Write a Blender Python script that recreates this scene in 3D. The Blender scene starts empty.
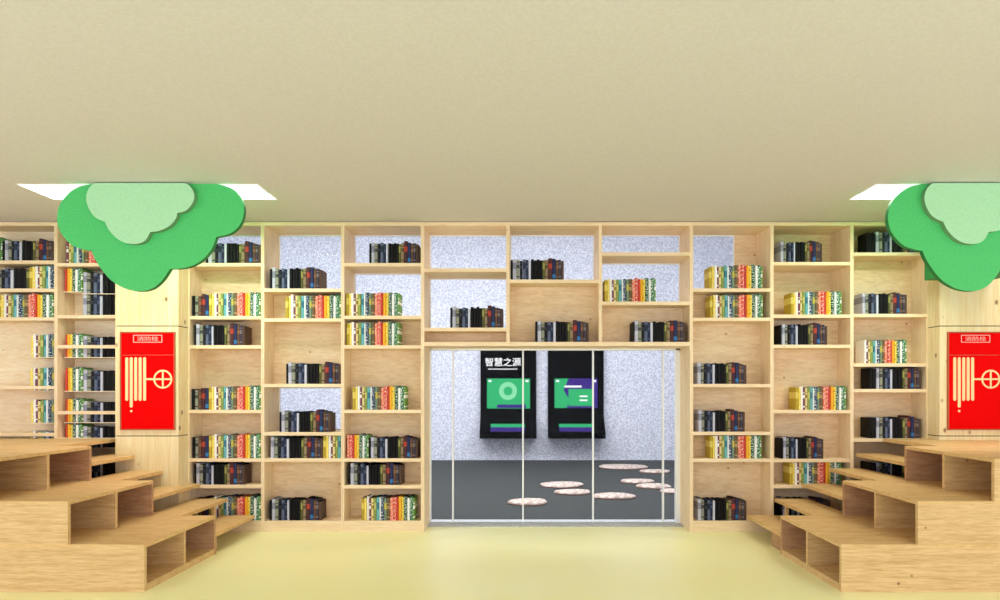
import bpy, bmesh, math, random
random.seed(7)
C = bpy.context.scene.collection
F, VX, VY, CH = 605.0, 520.0, 391.0, 1.28       # focal length in pixels, vanishing point, eye height
ZF = 5.5                                        # distance of the bookcase fronts
def PX(x, z=ZF): return (x-VX)*z/F
def PZ(y, z=ZF): return CH-(y-VY)*z/F

# ------------------------------------------------------------------ materials
def srgb(r, g, b):
    f = lambda c: (c/255/12.92) if c/255 <= .04045 else ((c/255+.055)/1.055)**2.4
    return (f(r), f(g), f(b), 1)
def new_mat(name, col, rough=.6, metal=0, spec=.5):
    m = bpy.data.materials.new(name); m.use_nodes = True
    b = m.node_tree.nodes['Principled BSDF']
    b.inputs['Base Color'].default_value = col; b.inputs['Roughness'].default_value = rough
    b.inputs['Metallic'].default_value = metal; b.inputs['Specular IOR Level'].default_value = spec
    return m
def nodes(m): return m.node_tree.nodes, m.node_tree.links, m.node_tree.nodes['Principled BSDF']
def ramp(N, stops, interp='LINEAR'):
    r = N.new('ShaderNodeValToRGB'); r.color_ramp.interpolation = interp
    e = r.color_ramp.elements
    e[0].position, e[0].color = stops[0]; e[1].position, e[1].color = stops[-1]
    for p, c in stops[1:-1]:
        k = e.new(p); k.color = c
    return r
def wood(name, light, dark, knot, stretch, rough=.5, knots=.055, scale=1.0, kscale=4.5):
    m = new_mat(name, light, rough, 0, .3); N, L, B = nodes(m)
    tc = N.new('ShaderNodeTexCoord'); oi = N.new('ShaderNodeObjectInfo')
    mul = N.new('ShaderNodeMath'); mul.operation = 'MULTIPLY'; mul.inputs[1].default_value = 37
    L.new(oi.outputs['Random'], mul.inputs[0])
    add = N.new('ShaderNodeVectorMath'); add.operation = 'ADD'
    L.new(tc.outputs['Object'], add.inputs[0]); L.new(mul.outputs[0], add.inputs[1])
    mp = N.new('ShaderNodeMapping'); mp.inputs['Scale'].default_value = stretch
    L.new(add.outputs[0], mp.inputs['Vector'])
    n1 = N.new('ShaderNodeTexNoise'); n1.inputs['Scale'].default_value = 9*scale; n1.inputs['Detail'].default_value = 6
    n1.inputs['Distortion'].default_value = .6
    n2 = N.new('ShaderNodeTexNoise'); n2.inputs['Scale'].default_value = 2.2*scale; n2.inputs['Detail'].default_value = 3
    L.new(mp.outputs[0], n1.inputs['Vector']); L.new(mp.outputs[0], n2.inputs['Vector'])
    mx = N.new('ShaderNodeMath'); mx.operation = 'ADD'; mx.use_clamp = True
    a = N.new('ShaderNodeMath'); a.operation = 'MULTIPLY'; a.inputs[1].default_value = .6
    L.new(n1.outputs[0], a.inputs[0])
    b2 = N.new('ShaderNodeMath'); b2.operation = 'MULTIPLY'; b2.inputs[1].default_value = .4
    L.new(n2.outputs[0], b2.inputs[0]); L.new(a.outputs[0], mx.inputs[0]); L.new(b2.outputs[0], mx.inputs[1])
    r = ramp(N, [(.38, dark), (.6, light)]); L.new(mx.outputs[0], r.inputs[0])
    # knots
    mk = N.new('ShaderNodeMapping'); mk.inputs['Scale'].default_value = tuple(1.0 if s > 1 else .65 for s in stretch)
    L.new(add.outputs[0], mk.inputs['Vector'])
    v = N.new('ShaderNodeTexVoronoi'); v.inputs['Scale'].default_value = kscale
    L.new(mk.outputs[0], v.inputs['Vector'])
    rk = ramp(N, [(.0, (1, 1, 1, 1)), (knots*.55, (.8, .8, .8, 1)), (knots*1.35, (0, 0, 0, 1))]); L.new(v.outputs['Distance'], rk.inputs[0])
    mix = N.new('ShaderNodeMix'); mix.data_type = 'RGBA'
    L.new(rk.outputs[0], mix.inputs[0]); L.new(r.outputs[0], mix.inputs[6]); mix.inputs[7].default_value = knot
    L.new(mix.outputs[2], B.inputs['Base Color'])
    bp = N.new('ShaderNodeBump'); bp.inputs['Strength'].default_value = .08; bp.inputs['Distance'].default_value = .004
    L.new(mx.outputs[0], bp.inputs['Height']); L.new(bp.outputs[0], B.inputs['Normal'])
    return m
def speckle(name, c1, c2, scale, rough, lo=.4, hi=.6):
    m = new_mat(name, c1, rough, 0, .3); N, L, B = nodes(m)
    tc = N.new('ShaderNodeTexCoord'); n = N.new('ShaderNodeTexNoise'); n.inputs['Scale'].default_value = scale; n.inputs['Detail'].default_value = 5
    L.new(tc.outputs['Object'], n.inputs['Vector'])
    r = ramp(N, [(lo, c1), (hi, c2)]); L.new(n.outputs[0], r.inputs[0]); L.new(r.outputs[0], B.inputs['Base Color'])
    return m
LH, LV, LD = (1.0, 9, 14), (14, 9, 1.0), (12, 1.0, 12)   # grain along x, z, y
PL, PD, PK = srgb(250, 226, 190), srgb(236, 207, 165), srgb(176, 128, 86)
W_shelf = wood('pine_shelf', PL, PD, PK, LH, knots=.03)
W_side = wood('pine_side', PL, PD, PK, LV, knots=.03)
W_back = wood('pine_back', srgb(243, 216, 178), srgb(226, 193, 150), srgb(170, 124, 84), (1.2, 6, 6), knots=.05)
W_pale = wood('pale_back', srgb(252, 236, 208), srgb(240, 216, 180), srgb(200, 160, 110), (1.2, 6, 6), knots=.05)
W_bench = wood('oak_bench', srgb(232, 198, 144), srgb(204, 164, 108), srgb(128, 84, 46), (1.1, 9, 20), knots=.06, kscale=6)
W_tread = wood('oak_tread', srgb(234, 198, 140), srgb(212, 170, 112), srgb(150, 104, 62), (1.6, 9, 14), knots=.035)
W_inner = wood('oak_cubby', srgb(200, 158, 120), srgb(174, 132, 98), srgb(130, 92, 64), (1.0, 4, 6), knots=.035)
W_col = wood('knotty_pine_cladding', srgb(248, 230, 188), srgb(238, 210, 152), srgb(124, 64, 30), (12, 6, .5), knots=.1, kscale=7)
M_black = new_mat('black_gloss', srgb(3, 3, 4), .7, 0, .03)
M_white = new_mat('white_frame', srgb(252, 253, 255), .5)
M_seam = new_mat('dark_seam', srgb(70, 52, 30), .8)
M_floor = speckle('yellow_floor', srgb(255, 250, 184), srgb(255, 252, 192), 1.2, .34)
M_ceil = speckle('beige_ceiling', srgb(216, 212, 210), srgb(221, 217, 216), 60, .85)
M_wall = speckle('cream_wall', srgb(240, 240, 240), srgb(244, 244, 244), 30, .8)
M_rear = speckle('lavender_wall', srgb(194, 198, 212), srgb(238, 241, 252), 42, .85, .4, .6)
M_carpet = speckle('charcoal_carpet', srgb(50, 53, 54), srgb(78, 81, 80), 40, .9)
M_stone = speckle('grey_threshold', srgb(176, 178, 178), srgb(200, 202, 202), 60, .6)
M_red = new_mat('red_enamel', srgb(238, 0, 0), .6, 0, .05)
M_cream = new_mat('cream_marking', srgb(252, 222, 160), .5)
M_pink = new_mat('pale_pink_marking', srgb(255, 180, 170), .5)
M_green = speckle('green_board', srgb(78, 196, 110), srgb(86, 204, 118), 80, .6)
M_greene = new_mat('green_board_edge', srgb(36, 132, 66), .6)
M_pale = speckle('pale_green_board', srgb(172, 226, 178), srgb(180, 232, 186), 80, .6)
M_palee = new_mat('pale_green_edge', srgb(120, 160, 120), .6)
M_pad = speckle('pad_top', srgb(226, 212, 202), srgb(180, 158, 146), 22, .85)
M_padr = new_mat('pad_rim', srgb(180, 140, 122), .85)
M_paper = new_mat('book_paper', srgb(225, 215, 190), .9)
def emit(name, col, s):
    m = bpy.data.materials.new(name); m.use_nodes = True; N = m.node_tree.nodes; L = m.node_tree.links
    N.clear(); o = N.new('ShaderNodeOutputMaterial'); e = N.new('ShaderNodeEmission')
    e.inputs[0].default_value = col; e.inputs[1].default_value = s; L.new(e.outputs[0], o.inputs[0]); return m
M_lamp = emit('lamp_diffuser', (1, 1, .98, 1), 1.0)
M_sgreen = emit('screen_green', srgb(60, 190, 120), .9)
M_spale = emit('screen_pale_green', srgb(150, 235, 180), .9)
M_spurple = emit('screen_purple', srgb(72, 52, 140), .9)
M_swhite = emit('screen_white', srgb(255, 255, 255), 1)
def glass():
    m = bpy.data.materials.new('clear_glass'); m.use_nodes = True; N = m.node_tree.nodes; L = m.node_tree.links; N.clear()
    o = N.new('ShaderNodeOutputMaterial'); t = N.new('ShaderNodeBsdfTransparent'); g = N.new('ShaderNodeBsdfGlossy'); g.inputs['Roughness'].default_value = .02
    t.inputs[0].default_value = (.97, .98, .99, 1)
    fr = N.new('ShaderNodeFresnel'); fr.inputs[0].default_value = 1.12; mx = N.new('ShaderNodeMixShader')
    L.new(fr.outputs[0], mx.inputs[0]); L.new(t.outputs[0], mx.inputs[1]); L.new(g.outputs[0], mx.inputs[2]); L.new(mx.outputs[0], o.inputs[0]); return m
M_glass = glass()

# ------------------------------------------------------------------ mesh helpers
def box(bm, x0, x1, y0, y1, z0, z1, mi=0, bev=0):
    if x0 > x1: x0, x1 = x1, x0
    if z0 > z1: z0, z1 = z1, z0
    v = [bm.verts.new(p) for p in ((x0,y0,z0),(x1,y0,z0),(x1,y1,z0),(x0,y1,z0),(x0,y0,z1),(x1,y0,z1),(x1,y1,z1),(x0,y1,z1))]
    fs = [bm.faces.new([v[i] for i in q]) for q in ((3,2,1,0),(4,5,6,7),(0,1,5,4),(1,2,6,5),(2,3,7,6),(3,0,4,7))]
    for f in fs: f.material_index = mi
    if bev:
        es = {e for f in fs for e in f.edges}
        bmesh.ops.bevel(bm, geom=list(es), offset=bev, segments=2, affect='EDGES', profile=.5)
    return fs
def prism_y(bm, pts, y0, y1, mi=0, me=None):
    """outline in (x,z) extruded along y; front/back material mi, rim me"""
    me = mi if me is None else me
    a = [bm.verts.new((x, y0, z)) for x, z in pts]; b = [bm.verts.new((x, y1, z)) for x, z in pts]
    f = bm.faces.new(a); f.material_index = mi
    g = bm.faces.new(b[::-1]); g.material_index = mi
    n = len(pts)
    for i in range(n):
        q = bm.faces.new((a[i], b[i], b[(i+1) % n], a[(i+1) % n])); q.material_index = me
    bmesh.ops.recalc_face_normals(bm, faces=bm.faces[:])
def obj(name, bm, mats, parent=None, loc=(0,0,0), smooth=False):
    me = bpy.data.meshes.new(name); bm.to_mesh(me); bm.free()
    for m in (mats if isinstance(mats, (list, tuple)) else [mats]): me.materials.append(m)
    if smooth:
        for p in me.polygons: p.use_smooth = True
    o = bpy.data.objects.new(name, me); C.objects.link(o); o.location = loc
    if parent: o.parent = parent
    return o
def B(*boxes, bev=0):
    bm = bmesh.new()
    for b in boxes: box(bm, *b, bev=bev)
    return bm
def thing(name, label, cat, loc=(0,0,0), group=None):
    o = bpy.data.objects.new(name, None); C.objects.link(o); o.location = loc; o.empty_display_size = .1
    o['label'] = label; o['category'] = cat
    if group: o['group'] = group
    return o
def tag(o, label, cat, group=None, kind=None):
    o['label'] = label; o['category'] = cat
    if group: o['group'] = group
    if kind: o['kind'] = kind
    return o
def struct(name, bm, mats, parent=None, label=None):
    o = obj(name, bm, mats, parent)
    if not parent: o['kind'] = 'structure'; o['category'] = name.split('_')[0]
    if label: o['label'] = label
    return o
_font = {}
def text_mesh(name, s, mat, parent, x, y, z, h, width=None, depth=.002, bold=.0):
    cu = bpy.data.curves.new(name, 'FONT'); cu.body = s; cu.size = 1; cu.extrude = .01; cu.offset = bold
    o = bpy.data.objects.new(name, cu); C.objects.link(o)
    bpy.context.view_layer.update()
    me = bpy.data.meshes.new_from_object(o.evaluated_get(bpy.context.evaluated_depsgraph_get()))
    bpy.data.objects.remove(o)
    me.name = name
    xs = [v.co.x for v in me.vertices]; ys = [v.co.y for v in me.vertices]
    w0, h0 = max(xs)-min(xs), max(ys)-min(ys)
    sy = h/h0; sx = (width/w0) if width else sy
    cx, cy = (max(xs)+min(xs))/2, (max(ys)+min(ys))/2
    for v in me.vertices:
        X, Y, Z = v.co
        v.co = (x+(X-cx)*sx, y-Z*depth/.01, z+(Y-cy)*sy)
    me.materials.clear(); me.materials.append(mat)
    t = bpy.data.objects.new(name, me); C.objects.link(t); t.parent = parent
    return t

# ------------------------------------------------------------------ setting
H = 2.822; YF = -1.2
XL, XR = -6.6, 6.6
ZB = 5.86
L1 = (-3.76, -1.95); L2 = (2.645, 4.46); LZ = (4.5, 4.88)
struct('floor', B((XL, XR, YF-.1, 5.69, -.1, 0)), M_floor, label='glossy pale yellow floor of the reading room')
YF = -1.2
def ceiling():
    t = .12
    return B((XL, XR, YF-.1, LZ[0], H, H+t), (XL, XR, LZ[1], ZB+.1, H, H+t), (XL, L1[0], LZ[0], LZ[1], H, H+t),
             (L1[1], L2[0], LZ[0], LZ[1], H, H+t), (L2[1], XR, LZ[0], LZ[1], H, H+t))
struct('ceiling', ceiling(), M_ceil, label='flat beige ceiling with two light recesses')
YF = -1.2
for nm, X, sg in (('wall_left', XL, -1), ('wall_right', XR, 1)):
    struct(nm, B((X, X+sg*.1, YF, ZB+.1, 0, .1), (X, X+sg*.1, YF, ZB+.1, 2.72, H), (X, X+sg*.1, 3.2, ZB+.1, .1, 2.72), (X, X+sg*.1, YF, YF+.1, .1, 2.72)), M_wall)
struct('wall_front', B((XL, XR, YF-.1, YF, 0, .1), (XL, XR, YF-.1, YF, 2.72, H), (XL, -6.3, YF-.1, YF, .1, 2.72), (6.3, XR, YF-.1, YF, .1, 2.72)), M_wall)
wf = [(x, x+.05, YF-.08, YF-.02, .1, 2.72) for x in (-6.3, -3.8, -1.3, 1.25, 3.75, 6.25)]
struct('window_1', B(*wf, (-6.3, 6.3, YF-.08, YF-.02, .1, .15), (-6.3, 6.3, YF-.08, YF-.02, 2.67, 2.72)), M_white)  # unseen window added behind the camera so daylight reaches floor and ceiling
for n, X in ((2, XL-.08), (3, XR+.02)):
    struct('window_%d' % n, B(*[(X, X+.06, y, y+.05, .1, 2.72) for y in (YF+.1, .4, 1.8, 3.15)], (X, X+.06, YF+.1, 3.2, .1, .15), (X, X+.06, YF+.1, 3.2, 2.67, 2.72)), M_white)  # unseen side windows, added for more even daylight
# solid wall behind the shelves on either side of the glazed stretch, and above them
struct('wall_back', B((XL, -4.13, ZB, ZB+.1, 0, H), (-4.13, -3.02, ZB, ZB+.1, 0, H), (2.13, XR, ZB, ZB+.1, 0, H),
                      (XL, XR, ZB+.001, ZB+.1, H+.12, 4.7)), M_wall)
struct('trim_1', B((PX(424), PX(691), 5.69, 5.97, -.1, .012)), M_stone, label='grey stone threshold of the glazed doorway')
# room behind the glass
RW = 11.2
struct('floor_rear', B((-8, 6, 5.97, RW, -.1, 0)), M_carpet, label='charcoal carpet of the room behind the glass')
struct('wall_rear', B((-8, 6, RW, RW+.1, 0, 4.7)), M_rear, label='speckled pale lavender wall behind the glass doors')
struct('wall_rear_left', B((-8.1, -8, ZB+.1, RW, 0, 4.7)), M_rear)
struct('wall_rear_right', B((6, 6.1, ZB+.1, RW, 0, 4.7)), M_rear)
struct('ceiling_rear', B((-8, 6, ZB+.1, RW, 4.7, 4.8)), M_wall)

# glazed doorway
zd = 5.85
dx0, dx1 = PX(429, zd), PX(681, zd); dz1 = PZ(344)
door = bpy.data.objects.new('door_1', None); C.objects.link(door); door['kind'] = 'structure'; door['category'] = 'door'
door['label'] = 'sliding glass doors with thin white uprights in the middle of the bookcases'
def upright(nm, xp, w):
    x = PX(xp, zd); obj(nm, B((x-w/2, x+w/2, zd-.015, zd+.025, .012, dz1+.1)), M_white, door)
obj('door_frame', B((dx0, dx1, zd-.02, zd+.03, dz1-.035, dz1+.02), (dx0, dx0+.02, zd-.02, zd+.03, .012, dz1),
                    (dx1-.055, dx1, zd-.02, zd+.03, .012, dz1)), M_white, door)
for xp in (453, 523, 593, 663): upright('door_stile', xp, .014)
xs = [430, 453, 523, 593, 663, 678]
for a, b in zip(xs[:-1], xs[1:]):
    obj('glass_panel', B((PX(a, zd)+.008, PX(b, zd)-.008, zd+.004, zd+.012, .012, dz1)), M_glass, door)

# ------------------------------------------------------------------ bookcases
T = .0305
D2 = .352                                      # full depth
DB = .215                                      # depth of a cell with a wooden back
def shelf_y(y): return PZ(y+3.3), PZ(y)        # underside, top of a shelf whose front edge spans y..y+3.3
def bookcase(label, x0, x1, shelves, cells, left=True, right=True, base=True, bottom=521, backmat=W_back, top=222.2):
    """x0,x1: inner edges in pixels; shelves: y of each shelf; cells: (y_top, y_bottom, kind) kind wood/deep/glass/half"""
    X0, X1 = PX(x0), PX(x1)
    r = thing('bookcase', label, 'bookcase', ((X0+X1)/2, ZF, 0), 'pine bookcases along the back wall')
    ox = (X0+X1)/2
    def P(nm, bm, m, par=r):
        for v in bm.verts: v.co.x -= ox; v.co.y -= ZF
        return obj(nm, bm, m, par)
    h = T/2
    ztop = PZ(top); zb0 = PZ(bottom)
    if left: P('side_panel', B((X0-h, X0, ZF, ZF+D2, 0 if base else PZ(346), ztop)), W_side)
    if right: P('side_panel', B((X1, X1+h, ZF, ZF+D2, 0 if base else PZ(346), ztop)), W_side)
    P('top_panel', B((X0, X1, ZF, ZF+D2, PZ(top+3.4), ztop)), W_shelf)
    if base:
        P('bottom_shelf', B((X0, X1, ZF, ZF+D2, zb0-T, zb0)), W_shelf)
        P('base_board', B((X0, X1, ZF, ZF+.02, 0, zb0-T)), W_shelf)
    for s in shelves:
        if isinstance(s, tuple):               # narrow rail at the front edge
            a, b = shelf_y(s[0]); P('front_rail', B((X0, X1, ZF, ZF+.025, a, b)), W_shelf)
        else:
            a, b = shelf_y(s)
            P('shelf', B((X0, X1, ZF, ZF+D2, a, b)), W_shelf)
    for (ya, yb, k) in cells:
        za, zb = PZ(ya), PZ(yb)
        if k == 'wood': P('back_panel', B((X0, X1, ZF+DB, ZF+DB+.012, zb, za)), backmat)
        elif k == 'deep': P('back_panel', B((X0, X1, ZF+D2-.014, ZF+D2-.002, zb, za)), backmat)
        else:
            xg1 = X1
            if k == 'half':
                xg1 = PX(734, ZF+D2)
                P('back_panel', B((xg1, X1, ZF+D2-.014, ZF+D2-.002, zb, za)), backmat)
            w = .011
            y0, y1 = ZF+D2-.012, ZF+D2-.002
            f = P('window_frame', B((X0, xg1, y0, y1, za-w, za), (X0, xg1, y0, y1, zb, zb+w), (X0, X0+w, y0, y1, zb+w, za-w), (xg1-w, xg1, y0, y1, zb+w, za-w)), M_white)
            P('glass_pane', B((X0+w, xg1-w, y0+.003, y0+.007, zb+w, za-w)), M_glass, f)
    return r
def cells(ys, kinds, top=225.6, bottom=521):
    e = [top]
    for y in ys: e += [y, y+3.3]
    e.append(bottom)
    return [(e[2*i], e[2*i+1], k) for i, k in enumerate(kinds)]
W, G, DP = 'wood', 'glass', 'deep'
b0 = bookcase('pine bookcase cut by the left picture edge, above the stepped bench', -60, 54.1, [260.5, 288.5, 317.2, 386, 433], cells([260.5, 288.5, 317.2, 386, 433], [W]*6), backmat=W_pale)
b1 = bookcase('narrow pine bookcase squeezed against the left pillar with thin front rails', 57.4, 117, [263, 315, (345,), (411,), 438], cells([263, 315, 438], [W]*4), backmat=W_pale)
s = [263, 316, 345.2, 409.8, 458.5, 485]
bookcase('pine bookcase on the inner side of the left pillar, partly behind the green canopy', 189.5, 261, s, cells(s, [G]+[W]*6))
s = [288.5, 318.3, 383.8, 432.2, 458.5]
bookcase('second pine bookcase left of the glass doors with a glazed gap halfway down', 264.2, 341, s, cells(s, [G, W, W, G, W, W]))
s = [263, 315.6, 345.2, 409.8, 458.5, 485.2]
bookcase('pine bookcase touching the left edge of the glass doorway', 344.2, 420.8, s, cells(s, [G, G]+[W]*5))
s = [288.3, 317.6, 383.9, 431.8, 458.7]
bookcase('pine bookcase touching the glass doorway on its right, half glazed at top', 693.2, 770.3, s, cells(s, ['half']+[W]*5))
s = [262, 314.5, 344.7, 410, 459, 485]
bookcase('second pine bookcase right of the glass doors, partly behind the right stairs', 773.7, 850.3, s, cells(s, [DP, DP]+[W]*5))
s = [252.4, 313.8, 363.3, 389, 438.5, 484]
bookcase('pine bookcase between the right pillar and its neighbour, partly behind the right canopy', 853.6, 926.5, s, cells(s, [DP]+[W]*6))
# the overhead unit above the doorway: three columns of cells, one board below, two tall jambs
r = thing('overhead_bookcase', 'wide pine shelf unit of open cells bridging over the glass doorway', 'bookcase', (PX(557), ZF, 0))
ox = PX(557)
def P(nm, bm, m, par=r):
    for v in bm.verts: v.co.x -= ox; v.co.y -= ZF
    return obj(nm, bm, m, par)
XA, XB = PX(424.2), PX(689.8)
P('side_panel', B((XA-T/2, XA, ZF, ZF+D2, 0, PZ(222.2))), W_side)
P('side_panel', B((XB, XB+T/2, ZF, ZF+D2, 0, PZ(222.2))), W_side)
P('top_panel', B((XA, XB, ZF, ZF+D2, PZ(225.6), PZ(222.2))), W_shelf)
P('header_board', B((XA, XB, ZF, ZF+D2, PZ(346), PZ(341.9))), W_shelf)
P('divider', B((PX(506.3), PX(509.7), ZF, ZF+D2, PZ(341.9), PZ(225.6))), W_side)
P('divider', B((PX(598.9), PX(602.1), ZF, ZF+D2, PZ(341.9), PZ(225.6))), W_side)
for (a, b, ys, ks) in ((424.2, 506.3, [268.3, 327.6], [G, G, W]), (509.7, 598.9, [279.5], [G, W]), (602.1, 689.8, [252.2, 301.5], [G, G, W])):
    for y in ys: P('shelf', B((PX(a), PX(b), ZF, ZF+D2, PZ(y+3.5), PZ(y))), W_shelf)
    for ya, yb, k in cells(ys, ks, bottom=341.9):
        za, zb = PZ(ya), PZ(yb)
        if k == W: P('back_panel', B((PX(a), PX(b), ZF+DB, ZF+DB+.012, zb, za)), W_back)
        else:
            w = .011; y0, y1 = ZF+D2-.012, ZF+D2-.002; X0, X1 = PX(a), PX(b)
            f = P('window_frame', B((X0, X1, y0, y1, za-w, za), (X0, X1, y0, y1, zb, zb+w), (X0, X0+w, y0, y1, zb+w, za-w), (X1-w, X1, y0, y1, zb+w, za-w)), M_white)
            P('glass_pane', B((X0+w, X1-w, y0+.003, y0+.007, zb+w, za-w)), M_glass, f)

# ------------------------------------------------------------------ books
def cover(name, base, accent, mode):
    m = new_mat('cover_'+name, base, .55, 0, .2); N, L, Bs = nodes(m)
    if mode == 'plain': return m
    tc = N.new('ShaderNodeUVMap'); tc.uv_map = 'spine'; mx = N.new('ShaderNodeMix'); mx.data_type = 'RGBA'
    mx.inputs[6].default_value = base; mx.inputs[7].default_value = accent
    if mode == 'dots':
        v = N.new('ShaderNodeTexNoise'); v.inputs['Scale'].default_value = 100; v.inputs['Detail'].default_value = 1
        L.new(tc.outputs[0], v.inputs['Vector'])
        r = ramp(N, [(.56, (0,0,0,1)), (.63, (1,1,1,1))]); L.new(v.outputs[0], r.inputs[0]); L.new(r.outputs[0], mx.inputs[0])
    else:                                      # printed bands across the spine
        s = N.new('ShaderNodeSeparateXYZ'); L.new(tc.outputs[0], s.inputs[0])
        O_, I_ = (0,0,0,1), (1,1,1,1)
        st = {'label': [(0, O_), (.1, I_), (.16, O_)], 'patch': [(0, O_), (.105, I_), (.15, O_)], 'foot': [(0, O_), (.015, I_), (.05, O_)]}.get(mode) or [(0, (0,0,0,1)), (.02, (1,1,1,1)), (.032, (0,0,0,1)), (.105, (1,1,1,1)), (.135, (0,0,0,1)), (.15, (1,1,1,1)), (.158, (0,0,0,1))]
        r = ramp(N, st, 'CONSTANT'); L.new(s.outputs[1], r.inputs[0]); L.new(r.outputs[0], mx.inputs[0])
    L.new(mx.outputs[2], Bs.inputs['Base Color']); return m
WH = srgb(250, 250, 245)
K = {}
def kind(key, words, w, h, base, accent=WH, mode='plain'):
    """one kind of book: width and height in photo pixels at the shelf front"""
    w, h = w/110, h/110*1.09; d = .15; t = .0022
    bm = bmesh.new(); e = .0006; x0, x1 = -w/2+e, w/2-e
    rs = min(.009, w*.35)
    out = [(x0, d), (x0, rs*.9), (x0+w*.16, rs*.3), (0, 0), (x1-w*.16, rs*.3), (x1, rs*.9), (x1, d)]
    ins = [(x1-t, d), (x1-t, rs+t), (x0+t, rs+t), (x0+t, d)]
    poly = out+ins
    lo = [bm.verts.new((x, y, 0)) for x, y in poly]; hi = [bm.verts.new((x, y, h)) for x, y in poly]
    n = len(poly)
    for i in range(n): bm.faces.new((lo[i], lo[(i+1) % n], hi[(i+1) % n], hi[i]))
    bm.faces.new(hi); bm.faces.new(lo[::-1])
    bmesh.ops.triangulate(bm, faces=[f for f in bm.faces if len(f.verts) > 4])
    box(bm, x0+t, x1-t, rs+t, d-.004, .003, h-.004, 1)
    bmesh.ops.recalc_face_normals(bm, faces=bm.faces[:])
    uv = bm.loops.layers.uv.new('spine'); off = sum(map(ord, key))*.037
    for fc in bm.faces:
        for lp in fc.loops: lp[uv].uv = (lp.vert.co.x+lp.vert.co.y+off, lp.vert.co.z)
    me = bpy.data.meshes.new('book_'+key); bm.to_mesh(me); bm.free()
    me.materials.append(cover(key, base, accent, mode)); me.materials.append(M_paper)
    K[key] = (words, w, me)
kind('k1', 'thin black', 2.2, 18.5, srgb(16, 16, 20))
kind('sil', 'silver grey', 3.8, 19.5, srgb(192, 192, 208), srgb(140, 142, 160), 'label')
kind('gg', 'grey green', 3.4, 18.5, srgb(148, 150, 134), srgb(70, 72, 70), 'bands')
kind('k2', 'black', 3.0, 18.0, srgb(20, 20, 24), srgb(60, 60, 70), 'bands')
kind('bg', 'blue grey', 3.3, 19.0, srgb(96, 106, 134), srgb(44, 50, 70), 'label')
kind('nv', 'dark navy', 2.6, 18.6, srgb(34, 42, 70), srgb(80, 90, 120), 'bands')
kind('lv', 'pale lavender', 2.6, 17.8, srgb(206, 208, 226))
kind('k3', 'glossy black', 3.1, 19.0, srgb(10, 10, 12))
kind('k4', 'dull black', 2.8, 18.4, srgb(22, 20, 22))
kind('gy', 'dark olive', 2.4, 18.2, srgb(92, 96, 52), srgb(160, 158, 90), 'label')
kind('tn', 'tan brown', 3.4, 18.6, srgb(150, 130, 100), srgb(100, 84, 60), 'bands')
kind('mr', 'maroon', 4.0, 20.4, srgb(78, 46, 50), srgb(180, 66, 54), 'patch')
kind('nb', 'banded navy', 3.6, 19.6, srgb(44, 50, 88), srgb(56, 120, 180), 'foot')
kind('br', 'chestnut brown', 3.0, 18.8, srgb(96, 72, 62), srgb(140, 100, 70), 'bands')
kind('ol', 'dusky violet', 2.4, 18.4, srgb(70, 62, 78), srgb(130, 120, 120), 'bands')
kind('db', 'dark brown', 3.0, 17.6, srgb(88, 68, 60))
kind('oy', 'mustard', 3.0, 20.4, srgb(188, 162, 54), srgb(226, 208, 110), 'label')
kind('ye', 'yellow', 2.2, 20.8, srgb(242, 214, 70), WH, 'dots')
kind('wh', 'white', 2.6, 21.6, srgb(246, 244, 240))
kind('pl', 'thin plum', 1.8, 20.6, srgb(128, 70, 92), WH, 'bands')
kind('cr', 'cream', 2.6, 20.4, srgb(226, 210, 150), srgb(160, 130, 60), 'bands')
kind('og', 'olive green', 2.6, 20.8, srgb(142, 158, 84), srgb(200, 200, 120), 'label')
kind('te', 'teal', 3.0, 21.0, srgb(112, 178, 186), srgb(60, 120, 140), 'label')
kind('w2', 'thin white', 1.6, 20.6, srgb(240, 244, 246))
kind('nd', 'speckled navy', 3.2, 21.6, srgb(22, 56, 96), WH, 'dots')
kind('g2', 'sage green', 2.4, 20.8, srgb(124, 148, 124), srgb(200, 190, 90), 'label')
kind('b2', 'brown', 3.4, 21.2, srgb(112, 92, 66), srgb(180, 150, 100), 'bands')
kind('sa', 'salmon orange', 3.2, 20.8, srgb(234, 124, 92), WH, 'dots')
kind('rd', 'white-flecked red', 3.2, 22.0, srgb(222, 84, 66), WH, 'dots')
kind('r2', 'thin scarlet', 1.8, 21.0, srgb(206, 70, 58))
kind('or', 'amber', 3.0, 21.6, srgb(242, 178, 50))
kind('y2', 'lemon', 2.4, 21.0, srgb(248, 222, 100), srgb(180, 150, 40), 'dots')
kind('dg', 'dark green', 3.4, 22.2, srgb(18, 84, 56), WH, 'dots')
kind('w3', 'plain white', 2.4, 20.6, srgb(248, 250, 248))
kind('gr', 'white-flecked green', 3.2, 21.8, srgb(36, 116, 76), WH, 'dots')
kind('lg', 'thin leaf green', 1.7, 21.0, srgb(112, 160, 80), WH, 'bands')
SD = ['k1', 'sil', 'gg', 'k2', 'bg', 'nv', 'lv', 'k3', 'k4', 'k3', 'k4', 'gy', 'tn', 'mr', 'nb', 'br', 'ol', 'db']
SC = ['oy', 'ye', 'wh', 'pl', 'cr', 'og', 'te', 'w2', 'nd', 'g2', 'b2', 'sa', 'rd', 'r2', 'or', 'y2', 'dg', 'w3', 'gr', 'lg']
SL = ['k3', 'gg', 'br', 'mr', 'nb'] + SC
SM = SD[1:] + SC[:7]
SN = SC[11:] + SD
B1, B2_, B3 = 'bay against left pillar', 'second bay left of doorway', 'first bay left of doorway'
B6, B7, B8 = 'over doorway', 'first bay right of doorway', 'second bay right of doorway'
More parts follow.
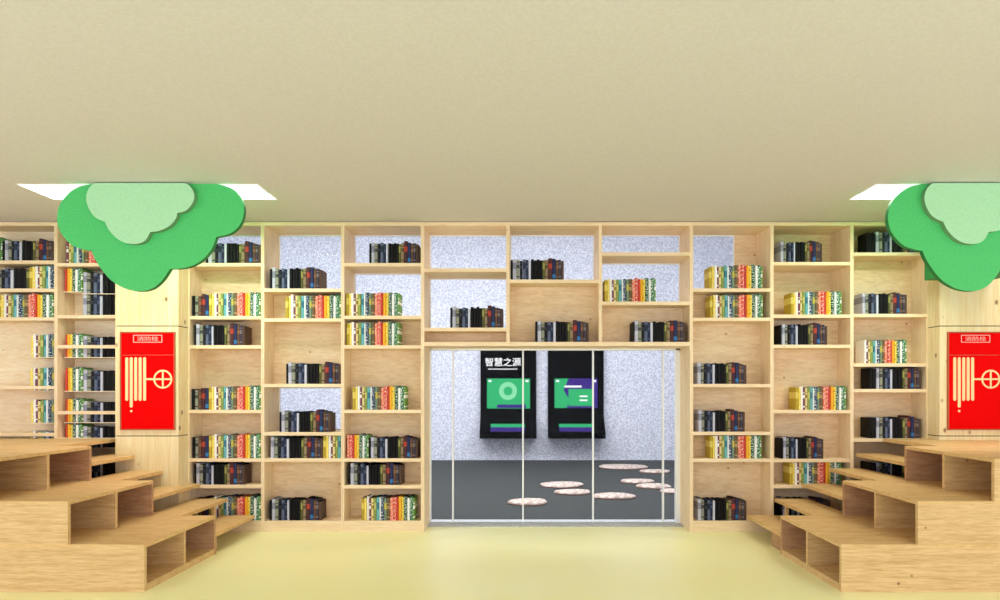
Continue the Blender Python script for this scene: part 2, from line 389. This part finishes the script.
rows = [  # x start, x end (None: natural width), y of the shelf top, sequence, row label or None
 (205, 260.5, 263, SD, None), (191.3, 260.3, 316, SL, 'second row, '+B1), (193.5, 250.5, 345.2, SD, None),
 (191.3, 260.3, 409.8, SL, 'fourth row, '+B1), (191.3, 260.3, 458.5, SL, 'fifth row, '+B1), (193.5, 250.5, 485, SD, None), (191.3, 260.3, 521, SL, None),
 (269.3, 326, 288.5, SD, None), (285, 340.6, 318.3, SC, 'second row, '+B2_), (285.5, 340.6, 383.8, SD, None), (279, 335, 432.2, SD, None),
 (270, 340.6, 458.5, SM, 'fifth row, '+B2_), (269, 325.5, 521, SD, None),
 (369, 420.5, 263, SD, None), (345.5, 402, 315.6, SC, 'second row, '+B3), (346, 401.5, 345.2, SC, 'third row, '+B3), (352, 408, 409.8, SC, 'fourth row, '+B3),
 (346.5, 420, 458.5, SN, None), (348, 404, 485.2, SD, None), (361, 417, 521, SC, None),
 (450, 503.5, 327.6, SD, None), (510.5, 564, 279.5, SD, None), (535, 589, 341.9, SD, None),
 (602.6, 656, 301.5, SC, 'coloured row, '+B6), (630, 686, 341.9, SD, None),
 (705, 763, 288.3, SC, 'top row, '+B7), (706, 763, 317.6, SC, 'second row, '+B7), (693.5, 747, 383.9, SD[1:], None), (694.5, 745.5, 431.8, SD[1:], None),
 (706, 762, 458.7, SC, 'fifth row, '+B7), (694, 747, 521, SD[1:], None),
 (775, 823, 262, SD[1:], None), (785, 842, 314.5, SC, 'second row, '+B8), (774.2, 828, 344.7, SD, None), (790, 846.5, 410, SC, 'fourth row, '+B8),
 (776, 824, 459, SD, None), (784, 842, 485, SC, None), (775, 831, 521, SD, None),
 (859, 922, 252.4, ['k3', 'k4', 'k3']+SD, None), (855, 908, 313.8, SD[1:], None), (857, 907, 363.3, SC[2:], None), (862, 922, 389, ['k3', 'k4']+SD, None),
 (862, 922, 438.5, ['k3', 'k4']+SD, None), (862, 922, 484, ['k3', 'k4']+SD, None),
 (-14, 53, 260.5, SC[14:]+SD, None), (-8, 53, 288.5, SD[1:12]+SC[:9], None), (-3, 53, 317.2, SC, None),
 (29.5, 53.3, 357, SC[1:10], 'L'), (29.5, 53.3, 390.5, SC[1:10], 'L'), (29.5, 53.3, 423, SC[1:10], 'L'), (29.5, 53.3, 455, SC[1:10], 'L'),
 (65.5, 116.5, 263, SC[3:]+['k3'], None), (64.2, 81.5, 291, SC[13:], 'L'), (82, 116.8, 293, SD[1:12], 'L'), (81.5, 116.8, 315, SD[1:12], None),
]
for yb in (357, 391, 422.5, 448, 484): rows += [(64.8, 82, yb, SC[13:], 'L'), (82.3, 116.8, yb, SD[1:12], 'L')]
ORD = ['first', 'second', 'third', 'fourth', 'fifth', 'sixth', 'seventh', 'eighth', 'ninth', 'tenth', 'eleventh', 'twelfth', 'thirteenth', 'fourteenth']
rest = bmesh.new(); rest_mats = []; rest_idx = {}
def midx(m):
    if m.name not in rest_idx: rest_idx[m.name] = len(rest_mats); rest_mats.append(m)
    return rest_idx[m.name]
CAP = {(270, 458.5): 22.4, (706, 458.7): 22.8, (784, 485): 22.0, (193.5, 485): 22.4, (348, 485.2): 22.6, (862, 389): 21.6, (862, 484): 21}   # clear height under the shelf above
n_ind = 0; ledges = {0: [], 1: []}
from mathutils import Matrix
for ri, (xa, xb, yb, seq, lab) in enumerate(rows):
    BZ = ZF+(.018 if lab != 'L' else .03)
    total = sum(K[k][1] for k in seq); ds = 0 if lab == 'L' else .13
    XA_, XB_ = PX(xa, BZ+(ds if xa > VX else 0)), PX(xb, BZ+(ds if xb < VX else 0))
    if xb < 420 and any(abs(xb-e) < 1.6 for e in (260.8, 340.9, 53.3, 117)): XB_ = PX(xb, BZ)
    span = XB_-XA_
    f = span/total
    if lab == 'L': ledges[0 if xa < 55 else 1].append((XA_-.004, XB_+.004, BZ, PZ(yb)))
    x = XA_
    for i, k in enumerate(seq):
        words, w, me = K[k]; w *= f
        cx = x+w/2; x += w
        y = BZ+random.uniform(0, .01); hs = random.uniform(.975, 1.02)
        hs = min(hs, CAP.get((xa, yb), 99)/110/max(v.co.z for v in me.vertices))
        if lab and lab != 'L':
            o = bpy.data.objects.new('book', me); C.objects.link(o)
            o.location = (cx, y, PZ(yb)+.0005); o.scale = (f*.985, 1, hs)
            n = len(seq); p = ORD[i]+' from left' if i < n/2 else (ORD[n-1-i]+' from right' if n-1-i > 0 else 'last on right')
            if i == 0: p = 'first on left'
            o['label'] = f'{words} book, {p}, {lab}'; o['category'] = 'book'; o['group'] = 'books in the '+lab; n_ind += 1
        else:
            off = len(rest.verts)
            n0 = len(rest.faces)
            rest.from_mesh(me); rest.verts.ensure_lookup_table(); rest.faces.ensure_lookup_table()
            for v in rest.verts[off:]: v.co = (cx+v.co.x*f*.985, y+v.co.y, PZ(yb)+.0005+v.co.z*hs)
            a, b = midx(me.materials[0]), midx(M_paper)
            for fc in rest.faces[n0:]: fc.material_index = b if fc.material_index else a
zref = PZ(521)
# shared-origin covers read heights from the book's own foot, so the merged rows use Generated-free plain heights per face
o = obj('book_rows', rest, rest_mats)
tag(o, 'all the other rows of dark and coloured books on the pine shelves', 'books', None, 'stuff')
print('individual books', n_ind)
# thin ledges under the rows that stand between two shelves
for i, r in ((0, b0), (1, b1)):
    for (x0, x1, y, z) in ledges[i]:
        bm = B((x0-r.location.x, x1-r.location.x, y-r.location.y-.002, DB, z-.006, z))
        obj('ledge', bm, W_pale, r)

# ------------------------------------------------------------------ pillars with fire hydrant cabinets
def pillar(name, x0, x1, label):
    zf = 5.34
    bm = bmesh.new(); cuts = [0, PZ(436, zf), PZ(326, zf), H]
    for a, b in zip(cuts[:-1], cuts[1:]): box(bm, x0, x1, zf, ZB-.01, a+(.004 if a else 0), b-(.004 if b < H else 0))
    box(bm, x0+.008, x1-.008, zf+.008, ZB-.02, .01, H-.01, 1)
    return struct(name, bm, [W_col, M_seam], label=label)
CL = (-3.572, -3.015); CR = (3.703, 4.26)
pillar('column_left', *CL, 'knotty pine clad pillar beneath the left green canopy')
pillar('column_right', *CR, 'knotty pine clad pillar at the right picture edge')
def cabinet(x0, label):
    """x0: left edge of the red front"""
    zf = 5.34; s = zf/F
    r = thing('fire_hydrant_cabinet', label, 'fire cabinet', (x0, zf, PZ(429, zf)), 'red fire hydrant cabinets on the pillars')
    z0 = PZ(429, zf)
    def bx(nm, px0, px1, ya, yb, d0, d1, m, par=r, bev=0):
        return obj(nm, B(((px0)*s, (px1)*s, -d1, -d0, (429-yb)*s, (429-ya)*s), bev=bev), m, par)
    # coordinates in pixels from the cabinet's left edge
    bx('door_panel', 0, 52.5, 355.3, 429, 0, .012, M_red, bev=.002)
    up = bx('upper_panel', 0, 52.5, 333, 354.9, 0, .012, M_red, bev=.002)
    bm = bmesh.new(); t = .4
    for (a, b, c, d) in ((-1.2, 0, 332, 430), (52.5, 53.5, 332, 430), (0, 52.5, 332, 333), (0, 52.5, 429, 430)):
        box(bm, a*s, b*s, -.014, 0, (429-d)*s, (429-c)*s)
    obj('cabinet_frame', bm, new_mat('brown_edge', srgb(176, 92, 54), .6), r)
    fr = bmesh.new()
    for (a, b, c, d) in ((12, 41, 335, 335.7), (12, 41, 342, 342.7), (12, 12.7, 335.7, 342), (40.3, 41, 335.7, 342)):
        box(fr, a*s, b*s, -.0145, -.012, (429-d)*s, (429-c)*s)
    pf = obj('sign_border', fr, M_pink, up)
    text_mesh('sign_lettering', '消防栓', M_pink, up, 26.5*s, -.0121, (429-338.9)*s, 4.6*s, 21*s)
    hm = bmesh.new()
    for i in range(5):
        a = 4.2+i*4.45; yb = 400.8 if i != 1 else 407.5
        y1, y0 = (429-357.3)*s, (429-yb)*s
        w = 2.9*s; n = 8; pts = []
        for j in range(n+1): th = math.pi*j/n; pts.append((a*s+w/2+w/2*math.cos(th), y1-w/2+w/2*math.sin(th)))
        for j in range(n+1): th = math.pi+math.pi*j/n; pts.append((a*s+w/2+w/2*math.cos(th), y0+w/2+w/2*math.sin(th)))
        prism_y(hm, pts, -.0145, -.012)
    c = [(a_, b_) for a_, b_ in ((10.1*s+1.2*s*math.cos(q), (429-411)*s+1.2*s*math.sin(q)) for q in [k*math.pi/5 for k in range(10)])]
    prism_y(hm, c, -.0145, -.012)
    obj('hose_symbol', hm, M_cream, r)
    wm = bmesh.new(); cx, cz, R, w = 41.6*s, (429-379.2)*s, 9.4*s, 1.7*s
    N_ = 40
    ring = [[], [], [], []]
    for k in range(N_):
        th = 2*math.pi*k/N_
        for q, (rr, yy) in enumerate(((R, -.0145), (R-w, -.0145), (R-w, -.012), (R, -.012))):
            ring[q].append(wm.verts.new((cx+rr*math.cos(th), yy, cz+rr*math.sin(th))))
    for k in range(N_):
        k2 = (k+1) % N_
        for q in range(4): wm.faces.new((ring[q][k], ring[(q+1) % 4][k], ring[(q+1) % 4][k2], ring[q][k2]))
    box(wm, cx-R+w*.5, cx+R-w*.5, -.014, -.0119, cz-w/2, cz+w/2); box(wm, cx-w/2, cx+w/2, -.0142, -.0119, cz-R+w*.5, cz+R-w*.5)
    box(wm, 23.5*s, cx-R+w*.5, -.0144, -.0119, cz-w*.55, cz+w*.55)
    bmesh.ops.recalc_face_normals(wm, faces=wm.faces[:])
    obj('valve_wheel_symbol', wm, M_cream, r)
cabinet(PX(122.1, 5.34), 'red fire hydrant cabinet on the left knotty pine pillar')
cabinet(PX(948, 5.34), 'red fire hydrant cabinet on the right knotty pine pillar')

# ------------------------------------------------------------------ tree canopies
def smooth_closed(segs, n=7):
    """each seg is a lobe through its points, Catmull-Rom, cusps kept between lobes"""
    out = []
    for P_ in segs:
        Q = [P_[0]]+P_+[P_[-1]]
        for i in range(1, len(Q)-2):
            for k in range(n):
                t = k/n; p0, p1, p2, p3 = Q[i-1], Q[i], Q[i+1], Q[i+2]
                out.append(tuple(.5*((2*p1[j])+(-p0[j]+p2[j])*t+(2*p0[j]-5*p1[j]+4*p2[j]-p3[j])*t*t+(-p0[j]+3*p1[j]-3*p2[j]+p3[j])*t**3) for j in (0, 1)))
    out.append(segs[-1][-1])
    return out
GREEN = [[(92,183.9),(80,186.5),(69,193),(60,204),(57,219),(61,233),(72,245),(84,249.5),(91.5,250.8)],
         [(91.5,250.8),(95,259),(102,270),(112,281),(126,288.8),(140,291),(152,288.6),(162,280.5),(170,268.8)],
         [(170,268.8),(186,267.6),(200,261.5),(211,250),(216.3,237)],
         [(216.3,237),(230,233.5),(240,224.5),(243.8,211),(241,198),(233,189.5),(220,184.6),(214,183.9)]]
PALE = [[(94,183),(88.5,189),(86,198),(88.5,208),(95,217),(105,222)],
        [(105,222),(109,230),(117,238.5),(127,243.3),(138,243.6),(145.5,240),(150.3,232)],
        [(150.3,232),(160,230.5),(170,225.5),(176,218),(177,213)],
        [(177,213),(186,210.5),(192.5,203),(194.3,196),(192,188.5),(186,183)]]
def canopy(dx, label, extra=False):
    zg, zp = 4.5, 4.46
    root = thing('tree_canopy', label, 'tree decoration', (PX(150, zg)+dx, zg, H), 'green cut-out tree canopies under the ceiling')
    def shape(seg, z): return [(PX(x, z)-PX(150, zg), min(PZ(y, z), H-.001)-H) for x, y in smooth_closed(seg)]
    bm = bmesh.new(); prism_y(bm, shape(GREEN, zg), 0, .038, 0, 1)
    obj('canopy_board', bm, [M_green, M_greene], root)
    bm = bmesh.new(); prism_y(bm, shape(PALE, zp), -.04, -.0005, 0, 1)
    obj('highlight_board', bm, [M_pale, M_palee], root)
    # tapering green block that ties the board back to the pillar
    bm = bmesh.new()
    if extra:
        zb = 5.33; x0, x1 = PX(924.5, zb)-root.location.x, PX(990, zb)-root.location.x
        zz = PZ(280.5, zb)-H
        box(bm, x0, x1, .3, zb-zg, zz, -.001)
    else:
        box(bm, PX(135, 5.3)-root.location.x, PX(158, 5.3)-root.location.x, .5, 5.33-zg, PZ(268, 5.33)-H, -.001)
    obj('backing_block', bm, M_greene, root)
    return root
canopy(0, 'green cloud-shaped tree canopy board hanging over the left pillar')
canopy(831*4.5/F, 'green cloud-shaped tree canopy board hanging over the right pillar', True)

# ------------------------------------------------------------------ ceiling lights
def ceiling_light(X, label):
    x0, x1 = X; cx = (x0+x1)/2; z0, z1 = LZ
    r = thing('ceiling_light', label, 'ceiling light', (cx, (z0+z1)/2, H), 'recessed rectangular ceiling lights')
    hx, hy = (x1-x0)/2, (z1-z0)/2; t = .012; d = .06
    obj('frame', B((-hx, hx, -hy, -hy+t, 0, d), (-hx, hx, hy-t, hy, 0, d), (-hx, -hx+t, -hy+t, hy-t, 0, d), (hx-t, hx, -hy+t, hy-t, 0, d)), M_white, r)
    obj('diffuser', B((-hx, hx, -hy, hy, d, d+.01)), M_lamp, r)
ceiling_light(L1, 'bright white recessed ceiling light behind the left green canopy')
ceiling_light(L2, 'bright white recessed ceiling light behind the right green canopy')

# ------------------------------------------------------------------ stepped benches
ZA, ZM, ZE = 3.85, 4.75, 5.495
HT = [0, .303, .578, .848]
def bench(sign, x1, xo, label, label_short):
    """sign -1: rises to the left. x1: inner edge of the lowest tier; xo: outer edge"""
    r = thing('stepped_bench', label, 'stepped seating', (x1, ZA, 0), 'stepped timber benches with cubbyholes')
    def bb(*bs, bev=0):   # u runs from the inner edge outwards
        out = []
        for (u0, u1, y0, y1, z0, z1) in bs:
            a, b = sign*u0, sign*u1
            out.append((min(a, b), max(a, b), y0-ZA, y1-ZA, z0, z1))
        return B(*out, bev=bev)
    W_ = abs(xo-x1); st = .487; t = .024
    for k in range(3):
        u = st*k; z0, z1 = HT[k], HT[k+1]
        tier = obj('tier', bb((u, W_, ZA, ZA+t, z0, z1-t)), W_bench, r)            # front board
        obj('seat_board', bb((u, W_, ZA, ZM, z1-t, z1), bev=.0015), W_tread, tier)
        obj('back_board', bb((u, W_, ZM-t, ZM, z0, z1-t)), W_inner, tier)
        dep = .46
        zz = z0
        if k == 0:
            obj('plinth', bb((u, u+dep, ZA+t, ZM-t, 0, .045)), W_bench, tier); zz = .045
        zm = ZA+(ZM-ZA)*.515
        obj('divider', bb((u, u+dep, zm-t/2, zm+t/2, zz, z1-t)), W_bench, tier)
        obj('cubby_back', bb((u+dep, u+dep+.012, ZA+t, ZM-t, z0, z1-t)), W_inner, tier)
    rise = .845/6
    for k in range(6):
        u = .02+.247*k; z1 = (.152, .303, .44, .578, .713, .848)[k]; far = ZE
        u1 = u+.247+.05 if k < 5 else W_
        # the pillar stands in the way of the upper treads
        cl, cr = (CL if sign < 0 else CR)
        p0 = abs((cr if sign < 0 else cl)-x1); p1 = abs((cl if sign < 0 else cr)-x1)
        bs = []
        segs = []
        a, b = u, u1
        if b <= p0: segs = [(a, b, ZE)]
        elif a >= p1: segs = [(a, b, ZE)]
        else:
            if a < p0: segs.append((a, p0, ZE))
            segs.append((max(a, p0), min(b, p1), 5.335))
            if b > p1: segs.append((p1, b, ZE))
        obj('tread', bb(*[(c, d, ZM, e, z1-.028, z1) for c, d, e in segs]), W_tread, r)
        if k == 0:
            obj('tread_support', bb((u+.02, u+.044, ZM, ZM+(.1 if sign < 0 else .27), 0, z1-.028)), W_inner, r)
        if k == 1:
            obj('tread_support', bb((u, u+.024, 5.26, 5.285, z1-.151, z1-.028)), W_tread, r)
bench(-1, -2.39, -5.6, 'stepped timber bench with cubbyholes rising towards the left edge', '')
bench(1, 2.045, 5.6, 'stepped timber bench with cubbyholes rising towards the right edge', '')

# ------------------------------------------------------------------ rear room: kiosks and pads
def kiosk(xa, xb, label, left):
    zf = 11.1
    X0, X1 = PX(xa, zf), PX(xb, zf); cx = (X0+X1)/2; hw = (X1-X0)/2
    zb = PZ(438.6, 10.85)
    r = thing('touchscreen_kiosk', label, 'kiosk', (cx, RW, zb), 'black touchscreen kiosks in the rear room')
    bm = bmesh.new()
    prof = [(-.002, 0), (-.36, 0), (-.36, .1), (-.14, .34), (-.1, .45), (-.1, 2.36-zb), (-.002, 2.36-zb)]
    a = [bm.verts.new((-hw, y, z)) for y, z in prof]; b = [bm.verts.new((hw, y, z)) for y, z in prof]
    bm.faces.new(a); bm.faces.new(b[::-1])
    for i in range(len(prof)): bm.faces.new((a[i], b[i], b[(i+1) % 7], a[(i+1) % 7]))
    bmesh.ops.recalc_face_normals(bm, faces=bm.faces[:])
    obj('body', bm, M_black, r)
    def sx(x): return PX(x, zf)-cx
    def sz(y): return PZ(y, zf)-zb
    off = 0 if left else 67.5
    s0, s1 = 487+off, 530+off
    if left:
        sc = obj('screen', B((sx(s0), sx(s1), -.108, -.1, sz(408.5), sz(378.5))), M_sgreen, r)
        bm = bmesh.new(); c = (sx(508), sz(391)); R = 9*zf/F
        prism_y(bm, [(c[0]+R*math.cos(k*math.pi/14), c[1]+R*math.sin(k*math.pi/14)) for k in range(28)], -.11, -.108)
        obj('screen_disc', bm, M_spale, sc)
        bm = bmesh.new()
        R2 = 4.5*zf/F; prism_y(bm, [(c[0]+R2*math.cos(k*math.pi/10), c[1]+R2*math.sin(k*math.pi/10)) for k in range(20)], -.112, -.11)
        obj('screen_graphic', bm, M_sgreen, sc)
        obj('screen_footer', B((sx(s0+10), sx(s1-4), -.11, -.108, sz(408), sz(404.5))), M_spurple, sc)
        text_mesh('lettering', '智慧之源', M_swhite, r, sx(503), -.101, sz(362), 8.6*zf/F, 36*zf/F, .004, .012)
        bm = bmesh.new()
        for k in range(14):
            x = 488.5+k*2.1; box(bm, sx(x), sx(x+1.3), -.103, -.1, sz(369.7), sz(368.4))
        obj('subtitle_marks', bm, M_swhite, r)
    else:
        sc = obj('screen', B((sx(s0), sx(s1), -.108, -.1, sz(408), sz(378.5))), M_spurple, r)
        bm = bmesh.new(); pts = [(s0, 378.5), (s0+14, 378.5), (s0+9, 390), (s0+15, 400), (s0+12, 408), (s0, 408)]
        prism_y(bm, [(sx(x), sz(y)) for x, y in pts], -.11, -.108); obj('screen_graphic', bm, M_sgreen, sc)
        cd = obj('screen_card', B((sx(s0+14), sx(s0+38), -.112, -.108, sz(406), sz(389))), M_sgreen, sc)
        obj('card_lines', B((sx(s0+25), sx(s0+33), -.114, -.112, sz(397), sz(395.5)), (sx(s0+25), sx(s0+33), -.114, -.112, sz(401), sz(399.5))), M_swhite, sc)
        obj('card_title', B((sx(s0+10), sx(s0+27), -.112, -.11, sz(387.5), sz(385.5))), M_swhite, sc)
    cr = bmesh.new()
    for x in (s0+1.5, s1-4.5): box(cr, sx(x), sx(x+3), -.112, -.11, sz(382), sz(380))
    obj('screen_corner_marks', cr, M_swhite, sc)
    # sloping control deck
    bm = bmesh.new()
    y0, z0, y1, z1 = -.36, .1, -.14, .34
    def on(t, u): return (sx(u)*1.0, y0+(y1-y0)*t-.004, z0+(z1-z0)*t+.004)
    v = [bm.verts.new(on(.1, s0+4)), bm.verts.new(on(.1, s1-5)), bm.verts.new(on(.4, s1-5)), bm.verts.new(on(.4, s0+4))]
    w = [bm.verts.new(on(.4, s0+4)), bm.verts.new(on(.4, s1-5)), bm.verts.new(on(.64, s1-5)), bm.verts.new(on(.64, s0+4))]
    bm.faces.new(v).material_index = 0; bm.faces.new(w).material_index = 1
    g = bmesh.ops.extrude_face_region(bm, geom=bm.faces[:])
    for q in g['geom']:
        if isinstance(q, bmesh.types.BMVert): q.co.y += .003; q.co.z -= .003
    obj('control_deck', bm, [M_spurple, M_sgreen], r)
kiosk(480.5, 536.3, 'black touchscreen kiosk with white Chinese title and pale green screen', True)
kiosk(548, 603.7, 'black touchscreen kiosk with green and purple screen and no title', False)
pads = [(528, 503.5, 40, 'pale stepping pad lying furthest forward behind the glass doors'), (573, 493.5, 34, 'pale stepping pad behind the middle door panel, second from the threshold'),
        (562, 486, 42, 'pale stepping pad set behind the pad near the third upright'), (613.5, 497.5, 40, 'large pale stepping pad just right of the third door upright'),
        (637, 482.5, 31, 'pinkish stepping pad starting the diagonal chain of three'), (654, 487.5, 34, 'pinkish stepping pad in the middle of the diagonal chain'),
        (673, 492.5, 26, 'pinkish stepping pad ending the diagonal chain beside the thick upright'), (623, 467.8, 46, 'wide flat stepping pad closest to the lavender rear wall'),
        (655, 472.5, 28, 'flat stepping pad beside the wide one under the lavender wall')]
for i, (x, y, w, lab) in enumerate(pads):
    z = CH*F/(y-VY); R = w*z/F/2; th = .035
    bm = bmesh.new(); rnd = random.Random(i); n = 36; ph = [rnd.uniform(0, 6.28) for _ in range(4)]
    def rad(a): return R*(1+.05*math.sin(2*a+ph[0])+.045*math.sin(3*a+ph[1])+.03*math.sin(7*a+ph[2])+.018*math.sin(13*a+ph[3]))
    rings = [(1.0, 0), (1.02, th*.4), (.99, th*.75), (.93, th), (.5, th*1.1)]
    V = [[bm.verts.new((q*rad(2*math.pi*k/n)*math.cos(2*math.pi*k/n), q*rad(2*math.pi*k/n)*.7*math.sin(2*math.pi*k/n), h)) for k in range(n)] for q, h in rings]
    for a, b in zip(V[:-1], V[1:]):
        for k in range(n):
            f = bm.faces.new((a[k], a[(k+1) % n], b[(k+1) % n], b[k])); f.material_index = 1 if a is V[0] else 0
    bm.faces.new(V[-1]); bm.faces.new(V[0][::-1])
    o = obj('stepping_pad', bm, [M_pad, M_padr], None, (PX(x, z), z, .001), True)
    tag(o, lab, 'floor pad', 'stepping pads on the charcoal carpet')

# ------------------------------------------------------------------ light
def area(name, loc, size, power, col, rot=(0,0,0)):
    l = bpy.data.lights.new(name, 'AREA'); l.shape = 'RECTANGLE'; l.size, l.size_y = size; l.energy = power; l.color = col
    o = bpy.data.objects.new(name, l); C.objects.link(o); o.location = loc; o.rotation_euler = rot; return o
for X in (L1, L2):
    area('lamp_light', ((X[0]+X[1])/2, (LZ[0]+LZ[1])/2, H+.05), (X[1]-X[0]-.1, .3), 27, (1, .96, .9))
area('rear_room_fill', (-1, 7.3, 4.65), (9, 2.2), 400, (.97, .97, 1))  # added lamp without a fixture, brightens the closed rear room
wd = bpy.data.worlds.new('daylight'); bpy.context.scene.world = wd; wd.use_nodes = True
wd.node_tree.nodes['Background'].inputs[0].default_value = (.94, .98, 1.1, 1); wd.node_tree.nodes['Background'].inputs[1].default_value = 2.0

cam = bpy.data.cameras.new('camera'); co = bpy.data.objects.new('camera', cam); C.objects.link(co)
co.location = (0, 0, CH); co.rotation_euler = (math.pi/2, 0, 0)
cam.sensor_width = 36; cam.lens = F/1000*36; cam.shift_x = -.020; cam.shift_y = .091; cam.clip_start = .05
sc = bpy.context.scene; sc.camera = co
sc.view_settings.view_transform = 'Standard'; sc.view_settings.look = 'None'; sc.view_settings.gamma = 1; sc.view_settings.exposure = .15
sc.view_settings.use_curve_mapping = False
sc.cycles.use_denoising = True; sc.cycles.max_bounces = 8; sc.cycles.diffuse_bounces = 5; sc.cycles.transparent_max_bounces = 12
